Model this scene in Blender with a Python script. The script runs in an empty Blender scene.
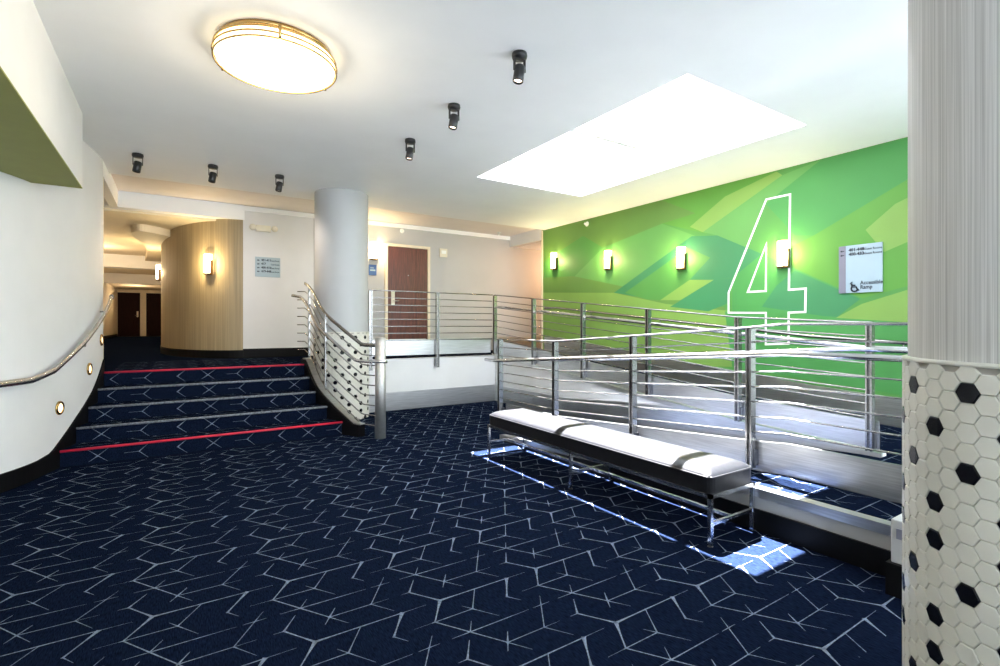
import bpy, bmesh, math, random
from mathutils import Vector, Matrix
random.seed(7)
PI = math.pi
C = bpy.context.scene.collection
H = 1.34                       # eye height
TH = math.atan2(.5446, .8387)  # camera yaw
CX, CY, F = 500.0, 325.0, 500.0
ca, sa = math.cos(TH), math.sin(TH)
def ray(px, py=CY):
    X = (px-CX)/F
    return (ca*X+sa, -sa*X+ca, -(py-CY)/F)
def on_x(px, py, x):
    r = ray(px, py); k = x/r[0]; return Vector((x, r[1]*k, H+r[2]*k))
def on_y(px, py, y):
    r = ray(px, py); k = y/r[1]; return Vector((r[0]*k, y, H+r[2]*k))
def on_z(px, py, z):
    r = ray(px, py); k = (z-H)/r[2]; return Vector((r[0]*k, r[1]*k, z))

# ------------------------------------------------------------------ materials
MATS = {}
def nodes(name):
    m = bpy.data.materials.new(name); m.use_nodes = True
    nt = m.node_tree; b = nt.nodes['Principled BSDF']
    MATS[name] = m
    return m, nt, b
def plain(name, col, rough=.6, metal=0., noise=.04, scale=6., bump=0., spec=.5, stretch=None, coat=0.):
    m, nt, b = nodes(name)
    b.inputs['Roughness'].default_value = rough; b.inputs['Metallic'].default_value = metal
    b.inputs['Specular IOR Level'].default_value = spec
    b.inputs['Coat Weight'].default_value = coat
    tc = nt.nodes.new('ShaderNodeTexCoord'); mp = nt.nodes.new('ShaderNodeMapping')
    nt.links.new(tc.outputs['Object'], mp.inputs[0])
    if stretch: mp.inputs['Scale'].default_value = stretch
    n = nt.nodes.new('ShaderNodeTexNoise'); n.inputs['Scale'].default_value = scale; n.inputs['Detail'].default_value = 4
    nt.links.new(mp.outputs[0], n.inputs['Vector'])
    r = nt.nodes.new('ShaderNodeValToRGB')
    lo = [max(0, c*(1-noise*2)) for c in col]; hi = [min(1, c*(1+noise*2)) for c in col]
    r.color_ramp.elements[0].color = (*lo, 1); r.color_ramp.elements[1].color = (*hi, 1)
    r.color_ramp.elements[0].position = .3; r.color_ramp.elements[1].position = .7
    nt.links.new(n.outputs['Fac'], r.inputs[0]); nt.links.new(r.outputs[0], b.inputs['Base Color'])
    if bump:
        bp = nt.nodes.new('ShaderNodeBump'); bp.inputs['Strength'].default_value = bump; bp.inputs['Distance'].default_value = .01
        nt.links.new(n.outputs['Fac'], bp.inputs['Height']); nt.links.new(bp.outputs[0], b.inputs['Normal'])
    return m
def glow(name, col, strength):
    m, nt, b = nodes(name)
    b.inputs['Base Color'].default_value = (*col, 1); b.inputs['Emission Color'].default_value = (*col, 1)
    b.inputs['Emission Strength'].default_value = strength
    return m
WALL = plain('wall paint', (.73, .73, .74), .55, noise=.012, scale=3)
DIMWALL = plain('dimmed wall paint', (.46, .46, .465), .55, noise=.012, scale=3)  # copy of the wall paint, darkened to offset surplus bounced light
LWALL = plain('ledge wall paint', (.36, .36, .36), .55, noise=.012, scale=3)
CWALL = plain('column paint', (.44, .45, .46), .5, noise=.012, scale=3)
CEIL = plain('ceiling paint', (.93, .94, .95), .7, noise=.01, scale=2)
CREAM = plain('cream paint', (.78, .70, .54), .6, noise=.02)
CEILW = plain('corridor ceiling paint', (.80, .71, .55), .65, noise=.01)
PINK = plain('recess paint', (.82, .76, .73), .6, noise=.01)
CARPET = plain('navy carpet', (.0046, .0080, .0200), 1., noise=.30, scale=90, spec=.0, stretch=(2.4, .35, 1))
LINE = plain('carpet line yarn', (.165, .20, .26), .95, noise=.22, scale=70, spec=.0)
BLACK = plain('black base', (.003, .003, .004), .5, noise=.1, spec=.15)
STEEL = plain('satin steel', (.36, .355, .35), .27, 1., noise=.05, scale=40, stretch=(1, 1, .1))
SATIN = plain('matt steel', (.52, .52, .51), .5, .85, noise=.03, scale=30)
PANEL = plain('brushed steel panel', (.60, .605, .61), .34, 1., noise=.07, scale=18, stretch=(.25, .25, 6))
DARKST = plain('dark steel', (.22, .22, .23), .3, 1., noise=.05, scale=30)
CHROME = plain('chrome', (.70, .70, .71), .24, 1., noise=.02)
RED = plain('red nosing', (.55, .012, .045), .5, noise=.05)
GREY = plain('grey nosing yarn', (.17, .18, .21), .95, noise=.3, scale=60)
WOOD = plain('mahogany', (.105, .026, .017), .4, noise=.22, scale=9, stretch=(9, 9, .5))
DWOOD = plain('dark door wood', (.016, .005, .006), .6, spec=.08, noise=.2, scale=9, stretch=(9, 9, .5))
TAN = plain('curved wall covering', (.36, .285, .17), .6, noise=.10, scale=14, stretch=(3, 3, .05))
PAPER = plain('striped column covering', (.56, .555, .545), .6, noise=.13, scale=62, stretch=(4, 4, .02))
OLIVE = plain('olive soffit paint', (.27, .28, .055), .6, noise=.02)
TILE = plain('white hex tile', (.68, .665, .60), .32, noise=.035, scale=5)
BTILE = plain('black hex tile', (.004, .0045, .008), .25, noise=.1, spec=.25)
GROUT = plain('grout', (.42, .40, .36), .85)
VINYL = plain('black vinyl', (.0065, .0068, .009), .36, noise=.12, scale=25, bump=.06, spec=.3)
BLK = plain('black metal', (.012, .012, .013), .35, noise=.1)
BRASS = plain('brass', (.55, .36, .14), .25, 1.)
BRONZE = plain('bronze', (.22, .14, .07), .35, 1.)
SIGNW = plain('sign face', (.36, .47, .55), .35, noise=.01)
SIGNG = plain('sign grey band', (.20, .20, .26), .35, noise=.02)
SIGNB = plain('blue sign', (.03, .10, .32), .4)
INK = plain('sign ink', (.01, .015, .03), .5)
WPAINT = plain('white line paint', (.9, .92, .9), .5, noise=.01)
PLAST = plain('cream plastic', (.74, .70, .58), .4)
LAMP = glow('lamp glass', (1, .87, .58), 2.0)
SCON = glow('sconce glass', (1, .80, .48), 7)
SPOT = glow('spot lens', (1, .78, .60), 2.5)
STEPL = glow('step light lens', (1, .68, .38), 1.6)
GLASS = bpy.data.materials.new('skylight glass'); GLASS.use_nodes = True
_nt = GLASS.node_tree; _nt.nodes.clear()
_o = _nt.nodes.new('ShaderNodeOutputMaterial'); _t = _nt.nodes.new('ShaderNodeBsdfTransparent'); _g = _nt.nodes.new('ShaderNodeBsdfGlossy'); _m = _nt.nodes.new('ShaderNodeMixShader')
_m.inputs[0].default_value = .04; _g.inputs['Roughness'].default_value = .05
_nt.links.new(_t.outputs[0], _m.inputs[1]); _nt.links.new(_g.outputs[0], _m.inputs[2]); _nt.links.new(_m.outputs[0], _o.inputs[0])

# ------------------------------------------------------------------ mesh helpers
class MB:
    def __init__(s): s.bm = bmesh.new(); s.m = 0
    def faces(s, pts, idx):
        vs = [s.bm.verts.new(p) for p in pts]
        for f in idx:
            try:
                fc = s.bm.faces.new([vs[i] for i in f]); fc.material_index = s.m
            except ValueError: pass
        return s
    def box(s, a, b):
        x0, y0, z0 = a; x1, y1, z1 = b
        p = [(x0,y0,z0),(x1,y0,z0),(x1,y1,z0),(x0,y1,z0),(x0,y0,z1),(x1,y0,z1),(x1,y1,z1),(x0,y1,z1)]
        return s.faces(p, [(3,2,1,0),(4,5,6,7),(0,1,5,4),(1,2,6,5),(2,3,7,6),(3,0,4,7)])
    def prism(s, poly, z0, z1):
        """plan polygon; z0/z1 numbers or functions of (x,y)"""
        f0 = z0 if callable(z0) else (lambda x, y: z0)
        f1 = z1 if callable(z1) else (lambda x, y: z1)
        n = len(poly)
        p = [(x,y,f0(x,y)) for x,y in poly]+[(x,y,f1(x,y)) for x,y in poly]
        return s.faces(p, [tuple(range(n-1,-1,-1)), tuple(range(n,2*n))]+[(i,(i+1)%n,n+(i+1)%n,n+i) for i in range(n)])
    def prism_axis(s, poly, axis, a, b):
        """polygon in the two other axes, extruded along axis"""
        def P(u, v, w): return {'x':(w,u,v), 'y':(u,w,v)}[axis]
        n = len(poly)
        p = [P(u,v,a) for u,v in poly]+[P(u,v,b) for u,v in poly]
        return s.faces(p, [tuple(range(n-1,-1,-1)), tuple(range(n,2*n))]+[(i,(i+1)%n,n+(i+1)%n,n+i) for i in range(n)])
    def tube(s, path, r, n=10, cap=True, r2=None):
        path = [Vector(p) for p in path]; rings = []
        for i, p in enumerate(path):
            t = (path[min(i+1,len(path)-1)]-path[max(i-1,0)]).normalized()
            up = Vector((0,0,1)) if abs(t.z) < .95 else Vector((1,0,0))
            u = t.cross(up).normalized(); v = u.cross(t).normalized()
            rr = r2 or r
            rings.append([s.bm.verts.new(p+u*(math.cos(k*2*PI/n)*r)+v*(math.sin(k*2*PI/n)*rr)) for k in range(n)])
        for a, b in zip(rings, rings[1:]):
            for k in range(n):
                f = s.bm.faces.new((a[k],a[(k+1)%n],b[(k+1)%n],b[k])); f.material_index = s.m; f.smooth = True
        if cap:
            for rg in (rings[0][::-1], rings[-1]):
                f = s.bm.faces.new(rg); f.material_index = s.m
        return s
    def lathe(s, prof, c=(0,0,0), n=32, M=None, a0=0, a1=2*PI):
        """profile (r,z) about z through c; M optional 4x4 applied before c"""
        full = abs(a1-a0-2*PI) < 1e-6; N = n if full else n+1; rings = []
        for r, z in prof:
            rg = []
            for k in range(N):
                a = a0+(a1-a0)*k/n; p = Vector((r*math.cos(a), r*math.sin(a), z))
                if M: p = M @ p
                rg.append(s.bm.verts.new(p+Vector(c)))
            rings.append(rg)
        for a, b in zip(rings, rings[1:]):
            for k in range(n):
                f = s.bm.faces.new((a[k],a[(k+1)%N],b[(k+1)%N],b[k])); f.material_index = s.m; f.smooth = True
        return s
    def strip(s, plan, z0, z1, t):
        """wall following a plan polyline; z0/z1 f(i) or numbers; thickness t to the left of travel"""
        n = len(plan); P = [Vector((p[0],p[1])) for p in plan]
        f0 = z0 if callable(z0) else (lambda x, y: z0)
        f1 = z1 if callable(z1) else (lambda x, y: z1)
        rows = []
        for i in range(n):
            d = (P[min(i+1,n-1)]-P[max(i-1,0)]).normalized(); nn = Vector((-d.y, d.x))
            q = P[i]+nn*t; x, y = P[i]
            rows.append([s.bm.verts.new(v) for v in ((x,y,f0(x,y)),(x,y,f1(x,y)),(q.x,q.y,f1(x,y)),(q.x,q.y,f0(x,y)))])
        for a, b in zip(rows, rows[1:]):
            for k in range(4):
                f = s.bm.faces.new((a[k],a[(k+1)%4],b[(k+1)%4],b[k])); f.material_index = s.m
        for r in (rows[0][::-1], rows[-1]):
            f = s.bm.faces.new(r); f.material_index = s.m
        return s
    def build(s, name, mat, parent=None, smooth=None, bevel=0, loc=None):
        bmesh.ops.recalc_face_normals(s.bm, faces=s.bm.faces)
        if loc is not None: bmesh.ops.translate(s.bm, verts=s.bm.verts, vec=-Vector(loc))
        me = bpy.data.meshes.new(name); s.bm.to_mesh(me); s.bm.free()
        for m in (mat if isinstance(mat, (list, tuple)) else [mat]): me.materials.append(m)
        if smooth:
            for p in me.polygons: p.use_smooth = True
        o = bpy.data.objects.new(name, me); C.objects.link(o)
        if loc is not None: o.location = loc
        if parent: o.parent = parent
        if bevel:
            b = o.modifiers.new('bevel', 'BEVEL'); b.width = bevel; b.segments = 2; b.limit_method = 'ANGLE'
        return o
def tag(o, label, cat, group=None):
    o['label'] = label; o['category'] = cat
    if group: o['group'] = group
    return o
def thing(name, label, cat, loc=(0,0,0), group=None):
    o = bpy.data.objects.new(name, None); C.objects.link(o); o.location = loc; o.empty_display_size = .1
    return tag(o, label, cat, group)
def struct(o): o['kind'] = 'structure'; return o
def dup(root, loc, label, group=None):
    r = root.copy(); C.objects.link(r); r.location = loc; r['label'] = label
    if group: r['group'] = group
    for ch in list(root.children):
        c = ch.copy(); C.objects.link(c); c.parent = r
        for g in list(ch.children):
            d = g.copy(); C.objects.link(d); d.parent = c
    return r
def lerp(pts, v):
    if v <= pts[0][0]: return pts[0][1]
    for (a, za), (b, zb) in zip(pts, pts[1:]):
        if v <= b: return za+(zb-za)*(v-a)/(b-a)
    return pts[-1][1]
def smooth_path(pts, k=6):
    P = [Vector(p) for p in pts]; out = []
    for i in range(len(P)-1):
        p0, p1, p2, p3 = P[max(i-1,0)], P[i], P[i+1], P[min(i+2,len(P)-1)]
        for j in range(k):
            t = j/k
            out.append(.5*((2*p1)+(p2-p0)*t+(2*p0-5*p1+4*p2-p3)*t*t+(3*p1-p0-3*p2+p3)*t**3))
    out.append(P[-1]); return out
def text_mb(mb, txt, size, M, width=1.0, bold=0.):
    cu = bpy.data.curves.new('t', 'FONT'); cu.body = txt; cu.size = size; cu.resolution_u = 2; cu.offset = bold
    ob = bpy.data.objects.new('t', cu); C.objects.link(ob)
    dg = bpy.context.evaluated_depsgraph_get(); me = bpy.data.meshes.new_from_object(ob.evaluated_get(dg))
    vs = [mb.bm.verts.new(M @ Vector((v.co.x*width, v.co.y, 0))) for v in me.vertices]
    for p in me.polygons:
        try: mb.bm.faces.new([vs[i] for i in p.vertices]).material_index = mb.m
        except ValueError: pass
    bpy.data.objects.remove(ob); bpy.data.curves.remove(cu); bpy.data.meshes.remove(me)

# carpet strokes: a repeating 3 x 4 lattice motif; P(u,v)->3d point just above the surface
E, HV = .1945, .149
ROWX = {'A': 0, 'B': -.5, 'C': 0, 'D': .5}; ROWY = {'A': 0, 'B': -1, 'C': -2, 'D': -3}
K, M_, T_ = .025, .0085, .0038   # stroke widths
def nd(r, k, cyc=0): return ((ROWX[r]+k)*E, (ROWY[r]-4*cyc)*HV)
MOTIF = [  # from, to, width at start, width at end, fraction start, fraction end
 (nd('A',0), nd('A',1), .018, .010, 0, 1), (nd('A',1), nd('A',2), .009, .008, 0, .97), (nd('A',2), nd('A',3), T_, .0015, .05, .62),
 (nd('A',0), nd('B',0), K, .009, 0, 1), (nd('A',1), nd('B',1), .005, .010, 0, 1), (nd('A',2), nd('B',2), .025, .013, 0, 1),
 (nd('B',0), nd('B',1), .006, .0065, -.05, 1), (nd('B',2), nd('B',3), .0015, .0045, .5, 1), (nd('B',0), nd('C',0), .0075, .008, 0, 1),
 (nd('B',1), nd('A',0), .008, .0015, 0, .33), (nd('B',1), nd('C',1), .0075, .0015, 0, .78), (nd('B',2), nd('C',2), .009, .0015, 0, .42),
 (nd('C',0), nd('B',1), .009, .0015, 0, .45), (nd('C',0), nd('C',1), .009, .006, 0, 1), (nd('C',1), nd('C',2), .006, .0015, 0, .62),
 (nd('C',0), nd('C',-1), .008, .0015, 0, .46), (nd('C',0), nd('D',0), .0085, .007, 0, 1),
 (nd('C',2), nd('C',3), .007, .0015, 0, .25), (nd('C',2), nd('C',1), .007, .0015, 0, .25), (nd('C',2), nd('B',3), .007, .0015, 0, .45), (nd('C',2), nd('D',1), .006, .006, 0, 1),
 (nd('D',0), nd('C',1), .015, .003, 0, .42), (nd('D',0), nd('A',0,1), .011, .002, 0, .32), (nd('D',0), nd('D',1), .006, .0055, 0, 1), (nd('D',0), nd('A',1,1), .0075, .0015, 0, .62),
 (nd('D',1), nd('A',2,1), .007, .0015, 0, .75), (nd('D',1), nd('D',2), .004, .0012, 0, .45),
 (nd('D',2), nd('C',3), .014, .0025, 0, .68), (nd('D',2), nd('D',1), .007, .0015, 0, .22), (nd('D',2), nd('A',3,1), .0095, .018, 0, 1),
]
def strokes(mb, u0, u1, v0, v1, P, inside=None, seed=None, org=(.4955, 2.198)):
    mb.m = 1
    if seed is not None: org = (org[0]+.37*seed, org[1]+.23*seed)
    if seed in (21, 22): org = (.30, .13 if seed == 21 else .10)
    PX, PY = 3*E, 4*HV
    for cj in range(int((v0-org[1])/PY)-2, int((v1-org[1])/PY)+3):
        for ci in range(int((u0-org[0])/PX)-2, int((u1-org[0])/PX)+3):
            ox, oy = org[0]+ci*PX, org[1]+cj*PY
            for a, b, w0, w1, s, e in MOTIF:
                ax, ay, bx, by = ox+a[0], oy+a[1], ox+b[0], oy+b[1]
                dx, dy = bx-ax, by-ay; L = math.hypot(dx, dy); nx, ny = -dy/L, dx/L
                s2, e2 = s-.012/L*.4, e+(.012/L*.4 if e >= 1 else 0)
                def pt(t, w): return (ax+dx*t+nx*w/2, ay+dy*t+ny*w/2)
                wm = min(min(w0, w1)*.6, .0046) if e >= 1 else (w0*.22+w1*.3)
                ts = [(s2, w0*.85), (s+(e-s)*.16, wm+(w0-wm)*.42), (s+(e-s)*.42, wm+(w0-wm)*.12), (s+(e-s)*.68, wm+(w1-wm)*.12), (s+(e-s)*.88, wm+(w1-wm)*.4), (e2, w1*.85)]
                poly = [pt(t, w) for t, w in ts]+[pt(t, -w) for t, w in ts[::-1]]
                # clip to the rectangle
                c = poly
                for ax_, lim, sg in ((0,u0,1),(0,u1,-1),(1,v0,1),(1,v1,-1)):
                    o = []
                    for m in range(len(c)):
                        p, q = c[m], c[(m+1) % len(c)]
                        ip, iq = (p[ax_]-lim)*sg >= 0, (q[ax_]-lim)*sg >= 0
                        if ip: o.append(p)
                        if ip != iq:
                            t = (lim-p[ax_])/(q[ax_]-p[ax_]); o.append((p[0]+(q[0]-p[0])*t, p[1]+(q[1]-p[1])*t))
                    c = o
                    if len(c) < 3: break
                if len(c) < 3: continue
                if inside and not all(inside(*x) for x in c): continue
                mb.faces([P(*x) for x in c], [tuple(range(len(c)))])
    mb.m = 0

def riser_strokes(mb, u0, u1, P, z=.155):
    mb.m = 1; k = 0; u = -1.28
    while u < 2.0:
        kind = k % 3
        c = (u, .072)
        ends = {0: ((.085,.078,.008),(.075,-.07,.006),(-.12,.0,.0035)), 1: ((.09,.078,.011),(.085,-.07,.007)), 2: ((-.09,.078,.007),(.095,.078,.007),(-.07,-.05,.009),(.075,-.06,.006))}[kind]
        for dx, dy, w in ends:
            L = math.hypot(dx, dy); nx, ny = -dy/L, dx/L
            pts = [(c[0]-dx*.04+nx*w*.6, c[1]-dy*.04+ny*w*.6), (c[0]+dx*.4+nx*w*.3, c[1]+dy*.4+ny*w*.3), (c[0]+dx+nx*.0012, c[1]+dy+ny*.0012), (c[0]+dx-nx*.0012, c[1]+dy-ny*.0012), (c[0]+dx*.4-nx*w*.3, c[1]+dy*.4-ny*w*.3), (c[0]-dx*.04-nx*w*.6, c[1]-dy*.04-ny*w*.6)]
            if min(p[0] for p in pts) < u0 or max(p[0] for p in pts) > u1: continue
            mb.faces([P(*p) for p in pts], [tuple(range(6))])
        u += .325; k += 1
    mb.m = 0

# ------------------------------------------------------------------ levels and profiles
R = .80                      # upper level
XF, XB, XG = 3.58, 4.72, 6.2 # front railing, back railing, mural wall
YW, YD, YE = 7.50, 9.16, 7.92
CH = 3.24
railF = [(.2, 1.347), (1.84, 1.347), (2.10, 1.321), (3.245, 1.237), (4.374, 1.156), (5.52, 1.156)]
railB = [(1.74, 1.36), (1.9, 1.366), (2.9, 1.419), (7.43, 1.867)]
ramp2 = [(1.84, .275), (5.5, .012)]
ramp1 = [(1.75, .275), (2.9, .345), (7.43, R)]
f2 = lambda y: lerp(ramp2, y)
f1 = lambda y: lerp(ramp1, y)

# left wall plan
LW = [tuple(p) for p in smooth_path([(-2.7,-4,0),(-2.7,2.0,0),(-2.0,4.0,0),(-1.45,5.05,0),(-1.12,5.62,0),(-.985,6.0,0),(-.835,6.5,0),(-.735,7.0,0),(-.70,7.33,0)], 8)]
LW = [(p[0], p[1]) for p in LW]
def xl(y):
    return lerp([(p[1], p[0]) for p in LW], y)
def lw_at(px):
    best = min(LW_D, key=lambda p: abs(px-(500+500*((ca*p[0]-sa*p[1])/(sa*p[0]+ca*p[1])))))
    return best
LW_D = []
for a, b in zip(LW, LW[1:]):
    for k in range(12): LW_D.append((a[0]+(b[0]-a[0])*k/12, a[1]+(b[1]-a[1])*k/12))
LW_D = [p for p in LW_D if p[1] > 4.5]

# right side of the stairs (plan)
SP = [(1.57,7.60),(1.605,7.25),(1.63,6.75),(1.74,6.38),(1.90,6.02),(2.02,5.76)]
SPd = [(p[0], p[1]) for p in smooth_path([(x,y,0) for x,y in SP], 6)]
xs = lambda y: lerp(sorted([(p[1], p[0]) for p in SPd]), y)
NY = [6.19, 6.47, 6.75, 7.03, 7.31]

# ------------------------------------------------------------------ floor, upper floor, ramps
mb = MB(); mb.box((-2.8,-4,-.2),(6.3,YW+.02,0))
def fl_in(u, v):
    if v > 6.22 and u < 1.7: return False
    if u > 3.28 and v < 5.4: return False
    if u > 4.7: return False
    if u < xl(v)+.02: return False
    if math.hypot(u-2.05, v-7.39) < .42: return False
    return True
strokes(mb, -2.0, 4.7, .9, YW-.03, lambda u, v: (u, v, .0012), fl_in)
struct(mb.build('floor', [CARPET, LINE]))

mb = MB()
mb.prism([(-2.45,7.31),(1.75,7.31),(1.75,YW+.1),(4.78,YW+.1),(4.78,7.43),(8.6,7.43),(8.6,9.3),(1.2,9.3),(1.2,12.4),(-.1,13),(-.1,30.2),(-2.45,30.2)], R-.15, R)
strokes(mb, 2.5, 6.1, 7.6, 9.1, lambda u, v: (u, v, R+.0012))
strokes(mb, -.62, 1.5, 7.34, 9.0, lambda u, v: (u, v, R+.0012), seed=3)
struct(mb.build('floor_upper', [CARPET, LINE]))

mb = MB()
mb.prism_axis([(1.84,0),(1.84,f2(1.84)),(5.5,f2(5.5)),(5.5,0)], 'x', XF+.06, XB+.03)
strokes(mb, XF+.1, XB-.02, 1.9, 5.4, lambda u, v: (u, v, f2(v)+.0015), seed=5)
struct(mb.build('ramp_lower', [CARPET, LINE]))
mb = MB()
mb.prism_axis([(1.75,0),(1.75,f1(1.75)),(2.9,f1(2.9)),(7.43,R),(7.43,0)], 'x', XB+.12, XG)
strokes(mb, XB+.15, XG-.05, 1.8, 7.4, lambda u, v: (u, v, f1(v)+.0015), seed=6)
struct(mb.build('ramp_upper', [CARPET, LINE]))
mb = MB()
mb.prism([(XF+.06,-1.2),(XG,-1.2),(XG,1.75),(XB+.03,1.75),(XB+.03,1.84),(XF+.06,1.84)], 0, .275)
strokes(mb, XF+.1, XG-.05, -.6, 1.75, lambda u, v: (u, v, .2765), seed=8)
struct(mb.build('ramp_turning_landing', [CARPET, LINE]))
# low wall and carpeted ledge outside the front railing
XL = 3.19
lz = lambda y: max(f2(y)-.004, .014)
ys = [-1.2, .5, 1.84, 2.5, 3.2, 3.9, 4.4, 4.9]
mb = MB()
mb.prism_axis([(y, 0) for y in (ys[0], ys[-1])]+[(y, lz(y)) for y in ys[::-1]], 'x', XL, XF+.06)
mb.m = 1
mb.m = 0
lowwall = struct(mb.build('wall_ledge', [LWALL]))
mb = MB(); mb.faces([p for y in ys for p in ((XL+.055, y, lz(y)+.003),(XF+.06, y, lz(y)+.003))], [(2*i, 2*i+1, 2*i+3, 2*i+2) for i in range(len(ys)-1)])
strokes(mb, XL+.06, XF+.03, .2, 5.2, lambda u, v: (u, v, lz(v)+.0045), seed=9)
mb.build('ledge_carpet', [CARPET, LINE], lowwall)
mb = MB()
mb.prism_axis([(y, max(lz(y)-.05, .002)) for y in ys]+[(y, lz(y)+.006) for y in ys[::-1]], 'x', XL-.012, XL+.06)
mb.build('steel_cap', PANEL, lowwall)
mb = MB(); mb.prism_axis([(ys[0],.001),(ys[-1],.001)]+[(y, min(.14, max(lz(y)-.06, .002))) for y in ys[::-1]], 'x', XL-.018, XL+.01)
bb = mb.build('baseboard_ledge', BLACK); struct(bb)
# pier end beside the tiled column
t = MB(); t.box((2.99,.80,.16),(XL-.02,1.03,.375)); pier = struct(t.build('wall_pier', DIMWALL, bevel=.006))
t = MB(); t.box((2.97,.79,.001),(XL-.02,1.045,.16)); t.build('black_base', BLACK, pier)
t = MB(); t.box((2.984,.945,.285),(2.99,1.005,.335)); t.build('socket_plate', SIGNG, pier)

# divider between the two runs, retaining wall of the upper landing
mb = MB()
dz = lambda y: f1(y)+.03
yy = [1.70, 2.9, 5.0, 7.43, YW+.1]
mb.prism_axis([(yy[0],0),(yy[-1],0)]+[(y, dz(y)) for y in yy[::-1]], 'x', XB+.04, XB+.13)
div = struct(mb.build('wall_divider', WALL))
mb = MB()
k0 = [(y, f2(y)+.001 if y < 5.5 else .001) for y in (1.72, 2.5, 3.5, 4.5, 5.5, YW-.02)]
mb.prism_axis(k0+[(y, min(z+.28, dz(y)-.02)) for y, z in k0[::-1]], 'x', XB+.028, XB+.04)
mb.build('steel_kick_plate', PANEL, div)
mb = MB(); mb.prism_axis([(yy[0], dz(yy[0])-.045)]+[(y, dz(y)-.045) for y in yy[1:4]]+[(y, dz(y)+.004) for y in yy[3::-1]], 'x', XB+.02, XB+.06)
mb.build('steel_edge', PANEL, div)
mb = MB(); mb.box((1.75,YW,0),(XB+.04,YW+.1,R-.001)); ret = struct(mb.build('wall_retaining', WALL))
mb = MB(); mb.box((2.3,YW-.012,.001),(XB+.028,YW,.285)); mb.build('steel_kick_plate', PANEL, ret)
mb = MB(); mb.box((2.3,YW-.006,R-.012),(XB+.03,YW+.104,R+.006)); mb.build('edge_strip', PANEL, ret)

# ------------------------------------------------------------------ staircase
st = thing('staircase', 'five carpeted navy steps rising between the white curved wall and the steel railing', 'stairs', (.4,6.2,0))
o0 = Vector(st.location)
for i, y0 in enumerate(NY[:4]+[NY[4]-.0]):
    z1 = .16*(i+1)
    if i == 4: continue
    y1 = NY[i+1]
    mb = MB()
    yq = [y0+(y1-y0)*k/4 for k in range(5)]
    poly = [(xl(y)+.012, y) for y in yq]+[(xs(y)-.05, y) for y in yq[::-1]]
    mb.prism(poly, 0.0, z1)
    riser_strokes(mb, xl(y0)+.05, xs(y0)-.07, lambda u, v: (u, y0-.0015, z1-.16+v))
    strokes(mb, xl(y0)+.12, xs(y0)-.12, 0.06, .27, lambda u, v: (u, y0+v, z1+.0015), seed=22)
    s = mb.build('step', [CARPET, LINE], st, loc=o0); s.location = (0,0,0)
    mb = MB(); mb.tube([(xl(y0)+.015, y0-.002, z1-.010), (xs(y0)-.06, y0-.002, z1-.010)], .0125, 8)
    n = mb.build('nosing', RED if i == 0 else GREY, s, loc=o0); n.location = (0,0,0)
    if i == 0: n['label'] = 'red nosing strip'
# top riser belongs to the staircase too
mb = MB(); y0 = NY[4]
mb.box((xl(y0)+.012, y0-.012, .02), (xs(y0)-.05, y0, R-.001))
riser_strokes(mb, xl(y0)+.05, xs(y0)-.07, lambda u, v: (u, y0-.0135, .64+v))
s = mb.build('step', [CARPET, LINE], st, loc=o0); s.location = (0,0,0)
mb = MB(); mb.tube([(xl(y0)+.015, y0-.010, R-.008), (xs(y0)-.06, y0-.010, R-.008)], .0115, 8)
n = mb.build('nosing', RED, s, loc=o0); n.location = (0,0,0); n['label'] = 'red nosing strip'
# curved stringer
cz = lambda x, y: max(.14, min(R+.06, .16+(y-6.10)*.571))
mb = MB(); mb.strip([p for p in SPd if p[1] > 5.92 and p[1] < 7.5], 0.001, cz, -.10)
c = mb.build('stringer', BLACK, st, loc=o0); c.location = (0,0,0)
mb = MB(); mb.strip([p for p in SPd if p[1] > 5.92 and p[1] < 7.5], lambda x, y: cz(x, y)+.001, lambda x, y: cz(x, y)+.014, -.075)
c2 = mb.build('steel_cap', PANEL, c, loc=o0); c2.location = (0,0,0)

# ------------------------------------------------------------------ railings
def pos0(o): o.location = (0,0,0); return o
BARS = [.11*k for k in range(1, 8)]
# curved stair railing
rt = [(5.76,1.098),(5.98,1.098),(6.02,1.105),(6.38,1.317),(6.75,1.52),(7.25,1.80),(7.45,1.90),(7.62,1.95)]
rz = lambda y: lerp(rt, y)
sr = thing('stair_railing', 'curved steel bar railing with copper tinted sheen climbing the right side of the steps', 'railing', (2.02,5.76,0))
o0 = Vector(sr.location)
def rel(mb, name, mat, par, label=None):
    o = mb.build(name, mat, par, loc=o0); o.location = (0,0,0)
    if label: o['label'] = label
    return o
path = [(x, y) for x, y in SPd]
rel(MB().tube([(x, y, rz(y)) for x, y in path], .012, 8, r2=.024), 'top_rail', STEEL, sr)
hp = [(x-.075, y, rz(y)-.19) for x, y in path if 5.9 < y < 7.58]
hp = [(hp[0][0]-.10, hp[0][1]+.06, hp[0][2]+.02)]+hp+[(2.0, 5.70, rz(5.76)-.19), (2.10, 5.68, rz(5.76)-.19)] if hp[0][1] > hp[-1][1] else hp
rel(MB().tube(hp, .02, 10), 'handrail', CHROME, sr)
for k in range(8):
    d = .12*(k+1)
    pp = [(x, y, rz(y)-d) for x, y in path if y < 7.61]
    e = pp[0]
    pp = [(e[0]-.09, e[1]+.06, e[2])]+pp
    rel(MB().tube(pp, .0075, 6), 'bar', STEEL, sr)
for y in (7.42, 6.70):
    x = xs(y)
    m_ = MB(); m_.box((x-.011, y-.026, cz(x, y)-.2), (x+.011, y+.026, rz(y)-.005)); rel(m_, 'post', STEEL, sr)
m_ = MB(); m_.lathe([(.0,0),(.062,0),(.062,1.19),(.0,1.19)], (2.04,5.745,.001), 24); rel(m_, 'end_post', SATIN, sr, 'thick round steel end post')

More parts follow.
